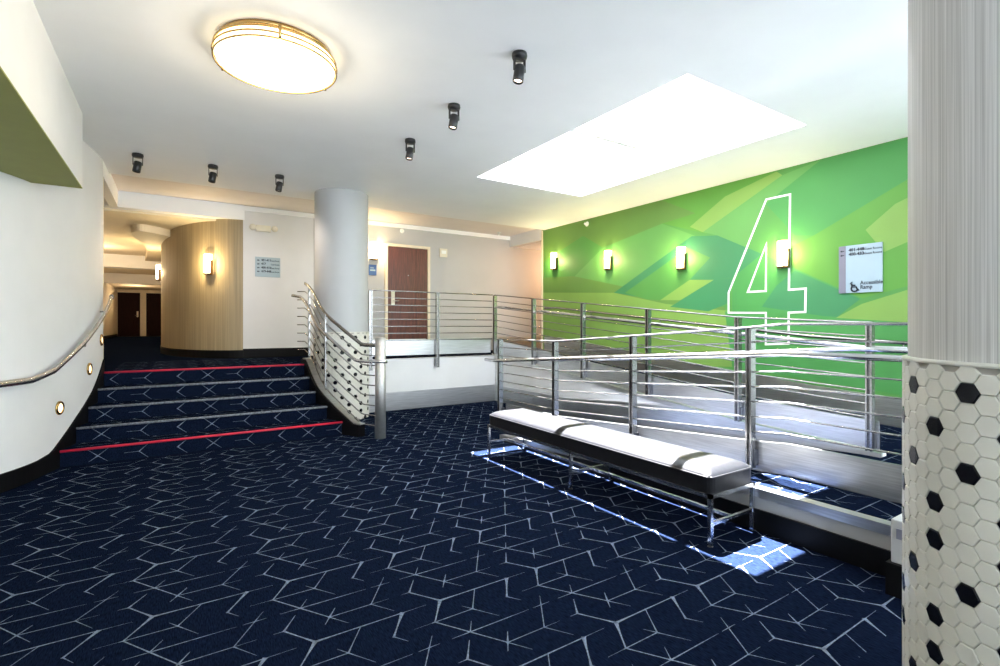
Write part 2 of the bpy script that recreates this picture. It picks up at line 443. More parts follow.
def straight_railing(root, pts, posts, axis, off, hand, fas, bars, post_w=.05, postz=1.04, fas_off=.05):
    """pts [(s,z)] top-rail profile along axis ('y' or 'x'), off the other coordinate; hand list of (offset, drop list or z profile)"""
    P = (lambda s, o, z: (off+o, s, z)) if axis == 'y' else (lambda s, o, z: (s, off+o, z))
    top = lambda s: lerp(pts, s)
    dense = sorted(set([p[0] for p in pts]+posts))
    rel(MB().tube([P(s, 0, top(s)) for s in dense], .024, 8, r2=.010), 'top_rail', STEEL, root)
    for d in bars:
        rel(MB().tube([P(s, 0, top(s)-d) for s in dense], .0068, 6), 'bar', STEEL, root)
    for s in posts:
        m = MB()
        for sg in (-1, 1):
            a = P(s+sg*.017-.006, -.03, top(s)-postz); b = P(s+sg*.017+.006, .03, top(s)-.008)
            m.box([min(a[i], b[i]) for i in range(3)], [max(a[i], b[i]) for i in range(3)])
        a = P(s-.02, -.004, top(s)-postz); b = P(s+.02, .004, top(s)-.01)
        m.box([min(a[i], b[i]) for i in range(3)], [max(a[i], b[i]) for i in range(3)])
        po = rel(m, 'post', STEEL, root)
        m = MB(); a = P(s-.03, .004, top(s)-postz+.02); b = P(s+.03, fas_off, top(s)-postz+.14)
        m.box([min(a[i], b[i]) for i in range(3)], [max(a[i], b[i]) for i in range(3)])
        rel(m, 'bracket', DARKST, po)
    for o, prof in hand:
        rel(MB().tube([P(s, o, z) for s, z in prof], .021, 10), 'handrail', CHROME, root)
    if fas:
        a, b, t0, t1 = fas
        ds = [s for s in dense if a < s < b]; ds = [a]+ds+[b]
        q = [(s, top(s)-t1) for s in ds]+[(s, top(s)-t0) for s in ds[::-1]]
        m = MB()
        lo, hi = fas_off, fas_off+.012
        if axis == 'y': m.prism_axis(q, 'x', off+lo, off+hi)
        else: m.prism_axis(q, 'y', off+lo, off+hi)
        rel(m, 'fascia_panel', PANEL, root, 'brushed steel kick panel')

postsF = [.965, 2.10, 3.237, 4.374, 5.507]
fr = thing('ramp_railing', 'steel bar railing of the ramp directly behind the black bench', 'railing', (XF,5.5,0)); o0 = Vector(fr.location)
hF = [(.5,.275+.87),(1.84,.275+.87),(5.5,.875),(5.78,.875)]
straight_railing(fr, railF, postsF, 'y', XF, [(-.06, hF)], (.3, 5.45, .845, 1.095), BARS)
br = thing('ramp_railing', 'far steel bar railing dividing the two ramp runs in front of the green mural', 'railing', (XB,7.43,0)); o0 = Vector(br.location)
postsB = [1.765, 2.898, 4.03, 5.165, 6.298, 7.43]
hB1 = [(1.55,1.15),(1.84,1.15),(7.2,f1(7.2)+.87),(7.62,R+.87)]
hB2 = [(1.25,.275+.87),(1.84,.275+.87),(5.5,.875)]
straight_railing(br, railB, postsB, 'y', XB, [(.11, hB1), (-.09, hB2)], (1.72, 7.40, .80, 1.03), BARS)
for s in (2.898, 4.03, 5.165): rel(MB().tube([(XB, s, lerp(hB2, s)), (XB-.09, s, lerp(hB2, s))], .008, 6), 'handrail_bracket', STEEL, br)
lr = thing('landing_railing', 'steel bar railing along the upper landing edge in front of the red-brown door', 'railing', (2.46,YW-.07,R)); o0 = Vector(lr.location)
straight_railing(lr, [(2.46,1.87),(4.66,1.867)], [2.48, 3.60], 'x', YW-.07, [], (2.5, 4.66, .76, 1.01), BARS, postz=1.22)
wr = thing('wall_handrail', 'slim steel handrail fixed along the green mural above the upper ramp', 'handrail', (XG,5,0)); o0 = Vector(wr.location)
gy = [1.2, 1.75, 2.9, 5.0, 7.43, 7.8]
rel(MB().tube([(XG-.085, y, f1(y)+.87) for y in gy], .02, 10), 'rail', STEEL, wr)
for y in (2.0, 3.5, 5.0, 6.5): rel(MB().tube([(XG, y, f1(y)+.80), (XG-.06, y, f1(y)+.80), (XG-.085, y, f1(y)+.86)], .009, 6), 'bracket', STEEL, wr)
# handrail on the left wall
lh = thing('wall_handrail', 'chrome handrail curving up the white wall left of the steps', 'handrail', (-1,6,0)); o0 = Vector(lh.location)
lz_ = [(5.70,.875),(6.0,.93),(6.5,1.17),(7.0,1.44),(7.34,1.66)]
pp = []
for p, q in zip(LW_D[::4], LW_D[4::4]):
    d = Vector((q[0]-p[0], q[1]-p[1])).normalized(); nn = Vector((d.y, -d.x))
    pp.append((p[0]+nn.x*.075, p[1]+nn.y*.075, lerp(lz_, p[1])))
pp.append((-.70+.075, 7.36, 1.665))
rel(MB().tube(pp, .014, 10, r2=.028), 'rail', CHROME, lh)
for px in (78, 100):
    p = lw_at(px); z = lerp(lz_, p[1])
    rel(MB().tube([(p[0]-.01, p[1], z-.07), (p[0]+.06, p[1]-.02, z-.07), (p[0]+.07, p[1]-.025, z-.012)], .008, 8), 'bracket', DARKST, lh)
rel(MB().tube([(-.70+.075, 7.355, 1.665), (-.70+.078, 7.375, 1.667)], .022, 12, r2=.034), 'end_cap', DARKST, lh)

# ------------------------------------------------------------------ walls
mb = MB(); mb.strip(LW, 0, CH+.05, .12)
struct(mb.build('wall_left', WALL))
mb = MB()
bt = [(5.9,.15),(6.08,.17),(6.5,.42),(6.88,.62),(7.09,.77),(7.34,.95)]
mb.strip([p for p in LW if p[1] > 3], .001, lambda x, y: lerp(bt, y), -.014)
struct(mb.build('baseboard_left', BLACK))
# return behind the left wall and corridor walls
mb = MB(); mb.box((-2.45,7.33,R),(-.705,7.45,CH+.1)); struct(mb.build('wall_return', CREAM))
mb = MB(); mb.box((-2.45,7.45,R),(-2.3,30,CH)); struct(mb.build('wall_corridor_left', CREAM))
mb = MB(); mb.box((-2.3,7.46,R),(-2.285,29.6,R+.12)); struct(mb.build('baseboard_corridor', BLACK))
mb = MB(); mb.box((-2.45,29.6,R),(.3,29.8,CH)); struct(mb.build('wall_corridor_end', CREAM))
# upper part of the left wall: boxed bulkhead with olive underside
mb = MB(); mb.box((-3.0,-4,2.575),(-.70,5.81,CH)); struct(mb.build('wall_bulkhead', WALL))
mb = MB(); mb.box((-3.0,-4,2.565),(-.70,5.81,2.575)); struct(mb.build('ceiling_soffit', OLIVE))
# door wall with sign wall (one plane), doorway hole not needed: door stands in a frame on it
mb = MB(); mb.box((2.04,YD,R),(8.6,YD+.15,3.31)); struct(mb.build('wall_back', DIMWALL))  # this part of the plane takes the darkened paint copy to balance brightness
mb = MB(); mb.box((.93,YD,R),(2.04,YD+.15,3.31)); struct(mb.build('wall_back_left', WALL))
mb = MB(); mb.box((.93,YD-.03,3.215),(6.2,YD,3.29)); struct(mb.build('trim_1', CEIL))
mb = MB(); mb.box((.93,YD-.012,R),(1.95,YD,R+.15)); struct(mb.build('baseboard_back', BLACK))
mb = MB(); mb.box((3.0,YD-.014,R),(3.36,YD,R+.28)); mb.box((4.25,YD-.014,R),(8.4,YD,R+.28)); struct(mb.build('trim_2', PANEL))
# alcove right of the door wall, header in the mural plane
mb = MB(); mb.box((XG,YE+.08,3.06),(XG+.15,YD,3.31)); struct(mb.build('wall_header', WALL))
mb = MB(); mb.box((XG+.15,YE-.1,R),(8.6,YE,3.31)); mb.box((8.45,YE,R),(8.6,YD,3.31)); struct(mb.build('wall_alcove', CREAM))
mb = MB(); mb.box((XG+.15,YE,3.06),(8.6,YD,3.1)); struct(mb.build('ceiling_alcove', CEIL))
# curved wall of the corridor
cv = [(.93-1.17*math.sin(t), 12.2-3.04*math.cos(t)) for t in [k*PI/2/28 for k in range(29)]]+[(-.24, 15), (-.24, 29.6)]
mb = MB(); mb.strip([(x, y) for x, y in cv], R, 3.06, -.10); struct(mb.build('wall_corridor_curved', TAN, smooth=False))
mb = MB(); mb.strip([(x, y) for x, y in cv], R, R+.13, .012); struct(mb.build('baseboard_curved', BLACK))
# mural wall: base green plus flat fields painted as one mesh
def green(n, c): return plain(n, [v*.88 for v in c], .55, noise=.05, scale=.8)
GM = [green('mural mid green', (.085, .30, .060)), green('mural light green', (.125, .36, .085)), green('mural lime', (.22, .40, .080)),
      green('mural teal green', (.045, .245, .095)), green('mural olive green', (.125, .275, .055)), green('mural fresh green', (.065, .305, .070)), green('mural leaf green', (.105, .33, .042))]
mb = MB(); mb.box((XG, .2, 0), (XG+.14, YE+.08, CH+.06))
lift = [.0004]
def field(m, zp):
    mb.m = m; lift[0] += .00012
    pts = [on_x(540+px/2.703, 130+py/2.703, XG) for px, py in zp]
    mb.faces([(XG-lift[0], max(.2, min(YE+.07, p.y)), p.z) for p in pts], [tuple(range(len(pts)))]); mb.m = 0
field(4, [(0,273),(330,190),(420,225),(330,253),(170,318),(115,287),(0,360)])
field(6, [(330,190),(640,108),(450,280),(330,253),(420,225)])
field(2, [(500,180),(640,112),(655,122),(440,276),(405,262)])
field(1, [(655,122),(760,80),(610,200),(560,320),(480,285),(440,276)])
field(0, [(0,360),(118,287),(170,318),(60,430),(0,430)])
field(1, [(170,318),(330,253),(430,290),(310,365),(200,440),(60,430)])
field(5, [(760,80),(1000,20),(1000,130),(740,285),(690,285),(610,200)])
field(6, [(740,285),(1000,130),(1000,420),(870,455),(690,375),(650,330)])
field(2, [(880,270),(960,200),(1000,180),(1000,300),(930,330)])
field(4, [(0,400),(90,395),(330,445),(500,480),(500,540),(0,520)])
field(2, [(0,440),(200,440),(340,470),(520,490),(520,640),(0,640)])
field(3, [(200,440),(410,287),(480,285),(600,335),(560,395),(470,405),(400,405),(325,460)])
field(0, [(230,440),(400,318),(460,345),(405,405),(325,460),(290,458)])
field(2, [(325,460),(405,405),(470,405),(380,460)])
field(3, [(352,478),(470,405),(520,400),(505,470),(455,490)])
field(5, [(520,400),(600,335),(690,375),(870,455),(800,505),(520,490)])
field(3, [(690,380),(865,457),(800,508),(600,478),(640,420)])
field(5, [(500,490),(800,505),(1000,520),(1000,720),(520,640)])
field(2, [(800,508),(870,470),(1000,430),(1000,520)])
struct(mb.build('wall_right', GM))
# steel kick plate along the ramp on the mural wall
mb = MB(); q = [-1.0, 1.75, 2.9, 7.43, 7.9]
mb.prism_axis([(y, f1(y)) for y in q]+[(y, f1(y)+.30) for y in q[::-1]], 'x', XG-.016, XG); struct(mb.build('trim_3', PANEL))
mb = MB(); mb.box((XG-.012, YE+.04, R), (XG+.002, YE+.085, CH)); struct(mb.build('trim_4', CREAM))

# ------------------------------------------------------------------ ceilings
SX0, SX1, SY0, SY1 = 3.25, 5.03, 2.40, 5.55
mb = MB()
for a, b in (((-3,-4),(SX0,YE)), ((SX1,-4),(6.4,YE)), ((SX0,-4),(SX1,SY0)), ((SX0,SY1),(SX1,YE))):
    mb.box((a[0],a[1],CH),(b[0],b[1],CH+.22))
struct(mb.build('ceiling', CEIL))
mb = MB(); mb.box((-2.5,YE,3.30),(6.4,YD+.1,3.46)); struct(mb.build('ceiling_recess', PINK))
mb = MB(); mb.box((-.80,7.34,3.06),(-.70,YD,3.30)); mb.box((-2.45,YD-.02,3.06),(.95,YD+.16,3.30)); struct(mb.build('ceiling_beam', CEIL))
mb = MB(); mb.box((-2.5,YD+.16,3.03),(1.4,30,3.15)); struct(mb.build('ceiling_corridor', CEILW))
mb = MB()
edge = [(.02,10.75),(-.28,10.42),(-.5,10.3),(-.63,10.6),(-.60,11.3),(-.50,12.2),(-.52,13.4),(-.62,15.0)]
ed = [(p[0], p[1]) for p in smooth_path([(x, y, 0) for x, y in edge], 5)]
mb.prism(ed+[(-.245,15.0),(-.245,12.2)]+[p for p in cv[27:6:-3] if p[1] > 10.75], 2.91, 3.03); struct(mb.build('ceiling_curved_soffit', CEILW))
mb = MB(); mb.box((-2.3,15.0,2.72),(-.24,15.3,3.03)); mb.box((-2.3,20.5,2.72),(-.24,20.9,3.03)); struct(mb.build('ceiling_cross_beam', CEIL))
# skylight: frame, cross bars and pane are parts of window_1
mb = MB()
for a, b in (((SX0-.05,SY0-.05),(SX1+.05,SY0)),((SX0-.05,SY1),(SX1+.05,SY1+.05)),((SX0-.05,SY0),(SX0,SY1)),((SX1,SY0),(SX1+.05,SY1))):
    mb.box((a[0],a[1],CH+.22),(b[0],b[1],CH+.30))
sky = struct(mb.build('window_1', WPAINT))
for y in (2.94, 4.14, 5.34):
    m_ = MB(); m_.box((SX0,y-.035,CH+.22),(SX1,y+.035,CH+.29)); m_.build('glazing_bar', WPAINT, sky)
m_ = MB(); m_.box((SX0,SY0,CH+.295),(SX1,SY1,CH+.303)); m_.build('glass_pane', GLASS, sky)

# ------------------------------------------------------------------ columns with hex tile
def column(name, x, y, z0):
    m = MB(); m.lathe([(.375, z0), (.375, CH)], (x, y, 0), 72); col = m.build(name, PAPER if y < 2 else CWALL); struct(col)
    return col
def tiled(parent, x, y, rot):
    r0 = .378; rt_ = .389; zt = 1.232; ncol = 52; pitch = .052
    m = MB(); m.lathe([(r0+.004, .001), (r0+.004, zt), (.376, zt)], (x, y, 0), 104); m.m = 1
    dth = 2*PI/ncol; wth = dth*2/3
    for j in range(ncol):
        th = rot+j*dth
        for r in range(25):
            zc = .02+pitch*(r+.5*(j % 2))
            if zc > zt-.012: continue
            jj = j % 4; rr = r % 12
            blk = (jj == 0 and r in (20, 16, 14, 10, 8, 4, 2)) or (jj == 2 and r in (22, 18, 12, 6, 0))
            m.m = 2 if blk else 1
            def hexp(s, rad):
                out = []
                for k in range(6):
                    a = k*PI/3
                    out.append((x+rad*math.cos(th+wth*math.cos(a)*s), y+rad*math.sin(th+wth*math.cos(a)*s), min(zt, zc+pitch/1.732*math.sin(a)*s)))
                return out
            A, B = hexp(.965, r0+.002), hexp(.965, rt_-.002)
            D_ = hexp(.88, rt_)
            n = 6
            m.faces(A+B+D_, [(k, (k+1) % n, n+(k+1) % n, n+k) for k in range(n)]+[(n+k, n+(k+1) % n, 2*n+(k+1) % n, 2*n+k) for k in range(n)]+[tuple(range(2*n, 3*n))])
    o = m.build('tile_cladding', [GROUT, TILE, BTILE], parent)
    m = MB(); m.lathe([(.376, zt), (rt_, zt), (rt_, zt+.010), (.376, zt+.012)], (x, y, 0), 72); m.build('tile_cap', TILE, parent)
col2 = column('column_right', 2.066, .27, 0); tiled(col2, 2.066, .27, .07)
col1 = column('column_left', 2.04, 7.39, .0); tiled(col1, 2.04, 7.39, .35)

# ------------------------------------------------------------------ doors
def door(name, x0, x1, y, z0, z1, mat, frame, kick=False, knobside=1):
    m = MB(); m.box((x0, y-.03, z0+.006), (x1, y-.004, z1)); d = struct(m.build(name, mat, bevel=.003))
    m = MB(); f = .055
    m.box((x0-f, y-.05, z0), (x0-.004, y-.001, z1+f)); m.box((x1+.004, y-.05, z0), (x1+f, y-.001, z1+f)); m.box((x0-.004, y-.05, z1+.004), (x1+.004, y-.001, z1+f))
    m.build('door_frame', frame, d)
    hx = x0+.10 if knobside < 0 else x1-.10
    m = MB(); m.box((hx-.035, y-.05, z0+.92), (hx+.035, y-.03, z0+1.20)); pl = m.build('lock_plate', PLAST, d, bevel=.005)
    m = MB(); m.tube([(hx, y-.05, z0+1.0), (hx, y-.09, z0+1.0), (hx+.10*(-1 if knobside > 0 else 1), y-.09, z0+1.0)], .009, 8); m.build('handle', CHROME, pl)
    return d
d1 = door('door_1', 3.385, 4.205, YD, R, R+2.04, WOOD, CREAM, knobside=-1)
m_ = MB(); m_.box((3.42,YD-.034,R+.02),(4.17,YD-.03,R+.27)); m_.build('kick_plate', PANEL, d1)
m_ = MB(); m_.lathe([(0,.004),(.012,.004),(.012,0)], (3.80,YD-.034,R+1.50), 12, Matrix.Rotation(PI/2,4,'X')); m_.build('peephole', CHROME, d1)
m_ = MB(); m_.box((3.96,YD-.032,R+.4),(3.964,YD-.0295,R+2.0)); m_.build('panel_joint', DWOOD, d1)
door('door_2', -2.28, -1.42, 29.6, R, R+2.08, DWOOD, CREAM)
door('door_3', -1.18, -.30, 29.6, R, R+2.08, DWOOD, CREAM)
# corridor side door far left, only its edge shows
m_ = MB(); m_.box((-2.3,14.0,R),(-2.27,14.9,R+2.08)); d4 = struct(m_.build('door_4', DWOOD))

# ------------------------------------------------------------------ bench
bx0, bx1, by0, by1 = 2.70, 3.175, 1.83, 4.40
bn = thing('bench', 'long black upholstered bench on a slim chrome frame in the sunlight', 'bench', (bx0, by0, 0)); o0 = Vector(bn.location)
nx, ny = 20, 96; z0, z1 = .316, .455
m_ = MB(); grid = []
for j in range(ny+1):
    row = []
    for i in range(nx+1):
        u, v = i/nx, j/ny
        e = min(u, 1-u)*2; g = min(v, 1-v)*(by1-by0)/(bx1-bx0)*2
        h = 1-(1-min(1, e*1.3))**3; h2 = 1-(1-min(1, g*1.3))**3
        tuft = 0
        z = z1-.042+.054*min(h, h2)
        X, Y, rr = bx0+.006+(bx1-bx0-.012)*u, by0+.006+(by1-by0-.012)*v, .045
        ex = max(0, bx0+.006+rr-X, X-(bx1-.006-rr)); ey = max(0, by0+.006+rr-Y, Y-(by1-.006-rr))
        if ex > 0 and ey > 0:
            k = max(ex, ey)/math.hypot(ex, ey)
            X += (1 if u < .5 else -1)*ex*(1-k); Y += (1 if v < .5 else -1)*ey*(1-k)
        row.append(m_.bm.verts.new((X, Y, z)))
    grid.append(row)
for j in range(ny):
    for i in range(nx): m_.bm.faces.new((grid[j][i],grid[j][i+1],grid[j+1][i+1],grid[j+1][i])).smooth = True
ringv = [grid[0][i] for i in range(nx+1)]+[grid[j][nx] for j in range(1,ny+1)]+[grid[ny][i] for i in range(nx-1,-1,-1)]+[grid[j][0] for j in range(ny-1,0,-1)]
PIPE = [v.co.copy() for v in ringv]
low = [m_.bm.verts.new((v.co.x, v.co.y, z0)) for v in ringv]
for k in range(len(ringv)): m_.bm.faces.new((ringv[k], low[k], low[(k+1) % len(low)], ringv[(k+1) % len(ringv)]))
m_.bm.faces.new(low[::-1])
cu = rel(m_, 'cushion', VINYL, bn)
m_ = MB(); zz = z1-.041
pip = [(v.x, v.y, zz) for v in PIPE]
m_.tube(pip+pip[:1], .005, 6); rel(m_, 'piping', VINYL, cu)
m_ = MB()
for a, b in (((bx0,by0),(bx0+.025,by1)),((bx1-.025,by0),(bx1,by1)),((bx0,by0),(bx1,by0+.025)),((bx0,by1-.025),(bx1,by1)),((bx0,(by0+by1)/2-.012),(bx1,(by0+by1)/2+.012))):
    m_.box((a[0],a[1],.289),(b[0],b[1],.314))
rel(m_, 'seat_frame', CHROME, bn)
for y in (by0, (by0+by1)/2-.0125, by1-.025):
    for x in (bx0, bx1-.025):
        m_ = MB(); m_.box((x,y,.006),(x+.025,y+.025,.289)); l_ = rel(m_, 'leg', CHROME, bn)
        m_ = MB(); m_.lathe([(0,0),(.016,0),(.016,.006),(0,.006)], (x+.0125,y+.0125,.0005), 12); rel(m_, 'glide', BLK, l_)
    m_ = MB(); m_.box((bx0+.02,y+.003,.125),(bx1-.02,y+.022,.145)); rel(m_, 'cross_stretcher', CHROME, bn)
m_ = MB(); m_.box(((bx0+bx1)/2-.01,by0+.02,.125),((bx0+bx1)/2+.01,by1-.02,.145)); rel(m_, 'long_stretcher', CHROME, bn)

# ------------------------------------------------------------------ lamps
cl = thing('ceiling_light', 'large round brass ringed ceiling light glowing pale yellow', 'ceiling light', (.59,3.74,CH)); o0 = Vector((.59,3.74,CH))
def rl(m, name, mat, par):
    o = m.build(name, mat, par); return o
rl(MB().lathe([(0,-.001),(.36,-.001),(.37,-.03),(.33,-.035),(0,-.035)], n=64), 'base_pan', BRASS, cl)
rl(MB().lathe([(.352,-.035),(.375,-.05),(.378,-.105),(.372,-.12),(.30,-.142),(.18,-.158),(.06,-.164),(0,-.165)], n=64), 'glass_diffuser', LAMP, cl)
for z, r in ((-.052,.385),(-.085,.391),(-.118,.388)):
    rl(MB().tube([(r*math.cos(a*PI/32), r*math.sin(a*PI/32), z) for a in range(65)], .006, 6, cap=False), 'ring', BRASS, cl)
for a in (.4, 2.5, 4.6):
    m = MB(); m.tube([(.392*math.cos(a), .392*math.sin(a), -.125), (.392*math.cos(a), .392*math.sin(a), -.03)], .009, 8); rl(m, 'clip', BRASS, cl)

def make_spot(label):
    t = thing('spotlight', label, 'spotlight', (0,0,CH), 'black ceiling spotlights')
    rl(MB().lathe([(0,-.0005),(.052,-.0005),(.055,-.02),(.05,-.038),(0,-.038)], n=24), 'canopy', BLK, t)
    m = MB()
    pts = [(-.047,-.036),(-.047,-.125),(-.039,-.125),(-.039,-.044),(.039,-.044),(.039,-.125),(.047,-.125),(.047,-.036)]
    m.prism_axis(pts, 'y', -.01, .01)
    rl(m, 'yoke', BLK, t)
    M = Matrix.Rotation(.16, 4, 'Y')
    rl(MB().lathe([(0,.03),(.03,.03),(.038,.02),(.038,-.085),(.033,-.09),(.031,-.07),(.0,-.07)], (0,0,-.115), 24, M), 'can', BLK, t)
    rl(MB().lathe([(0,-.074),(.030,-.074)], (0,0,-.115), 20, M), 'lens', SPOT, t)
    return t
sp = make_spot('black spotlight on the ceiling, nearest and largest of the row beside the skylight'); sp.location = (2.02,2.86,CH)
for y, lb in ((3.84,'black spotlight on the ceiling, middle of the row beside the skylight'),(4.80,'black spotlight on the ceiling, farthest and smallest of the row beside the skylight')):
    dup(sp, (2.02,y,CH), lb)
for x, lb in ((-.35,'black ceiling spotlight above the steps, end of its row by the left wall'),(.376,'unlit looking black ceiling spotlight, middle of the row above the steps'),(1.11,'black ceiling spotlight above the steps, end of its row by the round column')):
    dup(sp, (x,6.85,CH), lb)

def make_sconce(label):
    t = thing('wall_sconce', label, 'wall light', (0,0,0), 'glowing wall sconces')
    m = MB(); m.box((-.006,-.055,-.17),(0,.055,.15)); rl(m, 'back_plate', BRONZE, t)
    rl(MB().lathe([(.0,.155),(.062,.155),(.066,.15),(.066,-.145),(.0,-.15)], (-.01,0,0), 20, Matrix.Scale(1.15,4,(1,0,0)), PI/2, 3*PI/2), 'glass_shade', SCON, t)
    rl(MB().lathe([(0,-.150),(.074,-.150),(.074,-.172),(0,-.176)], (-.005,0,0), 20, Matrix.Scale(1.15,4,(1,0,0)), PI/2, 3*PI/2), 'bottom_cap', BRONZE, t)
    m = MB(); m.box((-.05,-.074,-.165),(-.002,-.066,.06)); rl(m, 'side_bracket', BRONZE, t)
    return t
lights = []
first = None
for px, py, lb in ((784,254,'glowing wall sconce on the green mural over the outlined number, nearest of the four'),
                   (682,258,'glowing wall sconce on the green mural, next left of the outlined number'),
                   (609,260,'glowing wall sconce on the green mural, second from the mural far end'),
                   (555,261,'glowing wall sconce on the green mural at its far left end')):
    p = on_x(px, py, XG-.001)
    if first is None: first = make_sconce(lb); first.location = p
    else: dup(first, p, lb)
    lights.append((p.x-.16, p.y, p.z, 1.0))
p = on_y(373, 251, YD-.001); s = dup(first, p, 'glowing wall sconce beside the red-brown door, half hidden by the round column'); s.rotation_euler = (0,0,PI/2); lights.append((p.x, p.y-.16, p.z, 1.3))
tq = .40; p = (.93-1.17*math.sin(tq), 12.2-3.04*math.cos(tq), 2.33)
ang = math.atan2(3.04*math.sin(tq), -1.17*math.cos(tq))
nrm = Vector((-math.sin(tq)/1.17, -math.cos(tq)/3.04, 0)).normalized()
za = math.atan2(nrm.y, nrm.x)-PI
s = dup(first, (p[0]+nrm.x*.014, p[1]+nrm.y*.014, p[2]), 'glowing wall sconce in the middle of the curved tan corridor wall'); s.rotation_euler = (0,0,za); lights.append((p[0]+nrm.x*.18, p[1]+nrm.y*.18, p[2], 1.6))
s = dup(first, (-.245,12.4,2.42), 'glowing wall sconce at the far bend of the curved tan corridor wall'); lights.append((-.42,12.4,2.42, 1.6))
# step lights in the left wall
sl = None
for px, py, lb in ((59,408,'round amber step light low in the white wall, lowest and largest of three'),
                   (89,369,'round amber step light in the white wall, middle of three'),
                   (101,340,'round amber step light at the far wall edge, highest of three')):
    p = lw_at(px); i = LW_D.index(p); q = LW_D[min(i+3, len(LW_D)-1)]; q0 = LW_D[max(i-3, 0)]
    d = Vector((q[0]-q0[0], q[1]-q0[1], 0)).normalized(); nn = Vector((d.y, -d.x, 0))
    D = sa*p[0]+ca*p[1]; z = H-(py-CY)*D/F
    if sl is None:
        sl = thing('step_light', lb, 'step light', (0,0,0), 'round step lights beside the stairs')
        M = Matrix.Rotation(PI/2, 4, 'Y')
        rl(MB().lathe([(.045,.0),(.066,.0),(.066,.008),(.06,.014),(.045,.014),(.045,.002)], (0,0,0), 28, M), 'trim_ring', BRASS, sl)
        rl(MB().lathe([(0,.006),(.045,.006)], (0,0,0), 28, M), 'lens', STEPL, sl)
        s = sl
    else: s = dup(sl, (0,0,0), lb)
    s.location = (p[0]+nn.x*.001, p[1]+nn.y*.001, z); s.rotation_euler = (0,0,math.atan2(nn.y, nn.x))

# ------------------------------------------------------------------ signs and wall fittings
def frame_x(p):   # text plane on the mural wall: right = -y, up = z, faces -x
    return Matrix(((0,0,-1,p[0]),(-1,0,0,p[1]),(0,1,0,p[2]),(0,0,0,1)))
def frame_y(p):   # on the door wall: right = +x, up = z, faces -y
    return Matrix(((1,0,0,p[0]),(0,0,-1,p[1]),(0,1,0,p[2]),(0,0,0,1)))
# outlined number
Z4 = 4.16
def q4(x, y): return on_x(715+x/Z4, 185+y/Z4, XG)
outer = [(214,60),(313,39),(308,436),(378,431),(376,528),(307,531),(307,660),(212,663),(212,532),(57,531),(57,448)]
inner = [(214,246),(212,441),(137,445)]
mb = MB()
def band(mb, loop, w=.024):
    P = [Vector((-q4(*p).y, q4(*p).z)) for p in loop]; n = len(P)
    A = [];B = []
    for i in range(n):
        d0 = (P[i]-P[i-1]).normalized(); d1 = (P[(i+1) % n]-P[i]).normalized()
        n0 = Vector((-d0.y,d0.x)); n1 = Vector((-d1.y,d1.x)); mm = (n0+n1).normalized(); k = min(2.5, 1/max(.3, mm.dot(n0)))
        A.append(P[i]+mm*w/2*k); B.append(P[i]-mm*w/2*k)
    x0, x1 = XG-.0022, XG-.005
    pts = [(x0,-a.x,a.y) for a in A]+[(x0,-b.x,b.y) for b in B]+[(x1,-a.x,a.y) for a in A]+[(x1,-b.x,b.y) for b in B]
    fs = []
    for i in range(n):
        j = (i+1) % n
        fs += [(2*n+i,2*n+j,3*n+j,3*n+i),(i,j,2*n+j,2*n+i),(n+i,n+j,3*n+j,3*n+i)]
    mb.faces(pts, fs)
band(mb, outer); band(mb, inner)
tag(mb.build('wall_number', WPAINT), 'large white outlined number 4 on the green mural wall', 'number')
# directory sign on mural
a = on_x(840,245.5,XG); b = on_x(883,292,XG); zt, zb = on_x(862,244.5,XG).z, on_x(862,292.5,XG).z
y0, y1 = b.y, a.y
ds = thing('directory_sign', 'pale blue directory sign with wheelchair symbol on the green mural', 'sign', (XG-.005, y1, zb)); o0 = Vector(ds.location)
W, Hh = y1-y0, zt-zb
m_ = MB(); m_.box((XG-.025, y0, zb), (XG-.003, y1, zt)); rel(m_, 'face', SIGNW, ds)
m_ = MB(); m_.box((XG-.029, y1-W*.17, zb), (XG-.0255, y1, zt)); rel(m_, 'grey_band', SIGNG, ds)
fx = XG-.0275
def tx(rows):
    global m_
    m_ = MB()
    for st_, u, v, size, w, bold in rows: text_mb(m_, st_, size, frame_x((fx, y1-u*W, zb+v*Hh)), w, bold)
    rel(m_, 'lettering', INK, ds)
tx([('401-448', .24, .875, .044, 1., .0022)]); tx([('Guest Rooms', .60, .875, .031, .95, .0009)])
tx([('400-433', .24, .785, .044, 1., .0022)]); tx([('Guest Rooms', .60, .785, .031, .95, .0009)])
tx([('Accessible', .51, .165, .056, .88, .0014)]); tx([('Ramp', .51, .075, .056, .88, .0016)])
def P2(u, v): return (fx-.003, y1-u*W, zb+v*Hh)
for vv in (.89, .80):   # arrows on the grey band
    c_ = .085; m_ = MB()
    for pts in ([(c_-.055,vv),(c_,vv+.022),(c_,vv-.022)], [(c_,vv+.008),(c_+.05,vv+.008),(c_+.05,vv-.008),(c_,vv-.008)]):
        m_.faces([P2(u, v) for u, v in pts], [tuple(range(len(pts)))])
    bmesh.ops.remove_doubles(m_.bm, verts=m_.bm.verts, dist=.0001); rel(m_, 'arrow', INK, ds)
m_ = MB()
def strk(pts, r=.0085): m_.tube([Vector(P2(u, v)) for u, v in pts], r, 6)
strk([(.31,.185),(.325,.12),(.42,.12),(.455,.05),(.485,.055)]); strk([(.318,.155),(.40,.155)])
strk([(.38+.075*math.cos(t), .085+.06*math.sin(t)) for t in [2.4+k*.3 for k in range(14)]])
strk([(.305,.21),(.312,.205)], .018)
rel(m_, 'wheelchair_symbol', INK, ds)
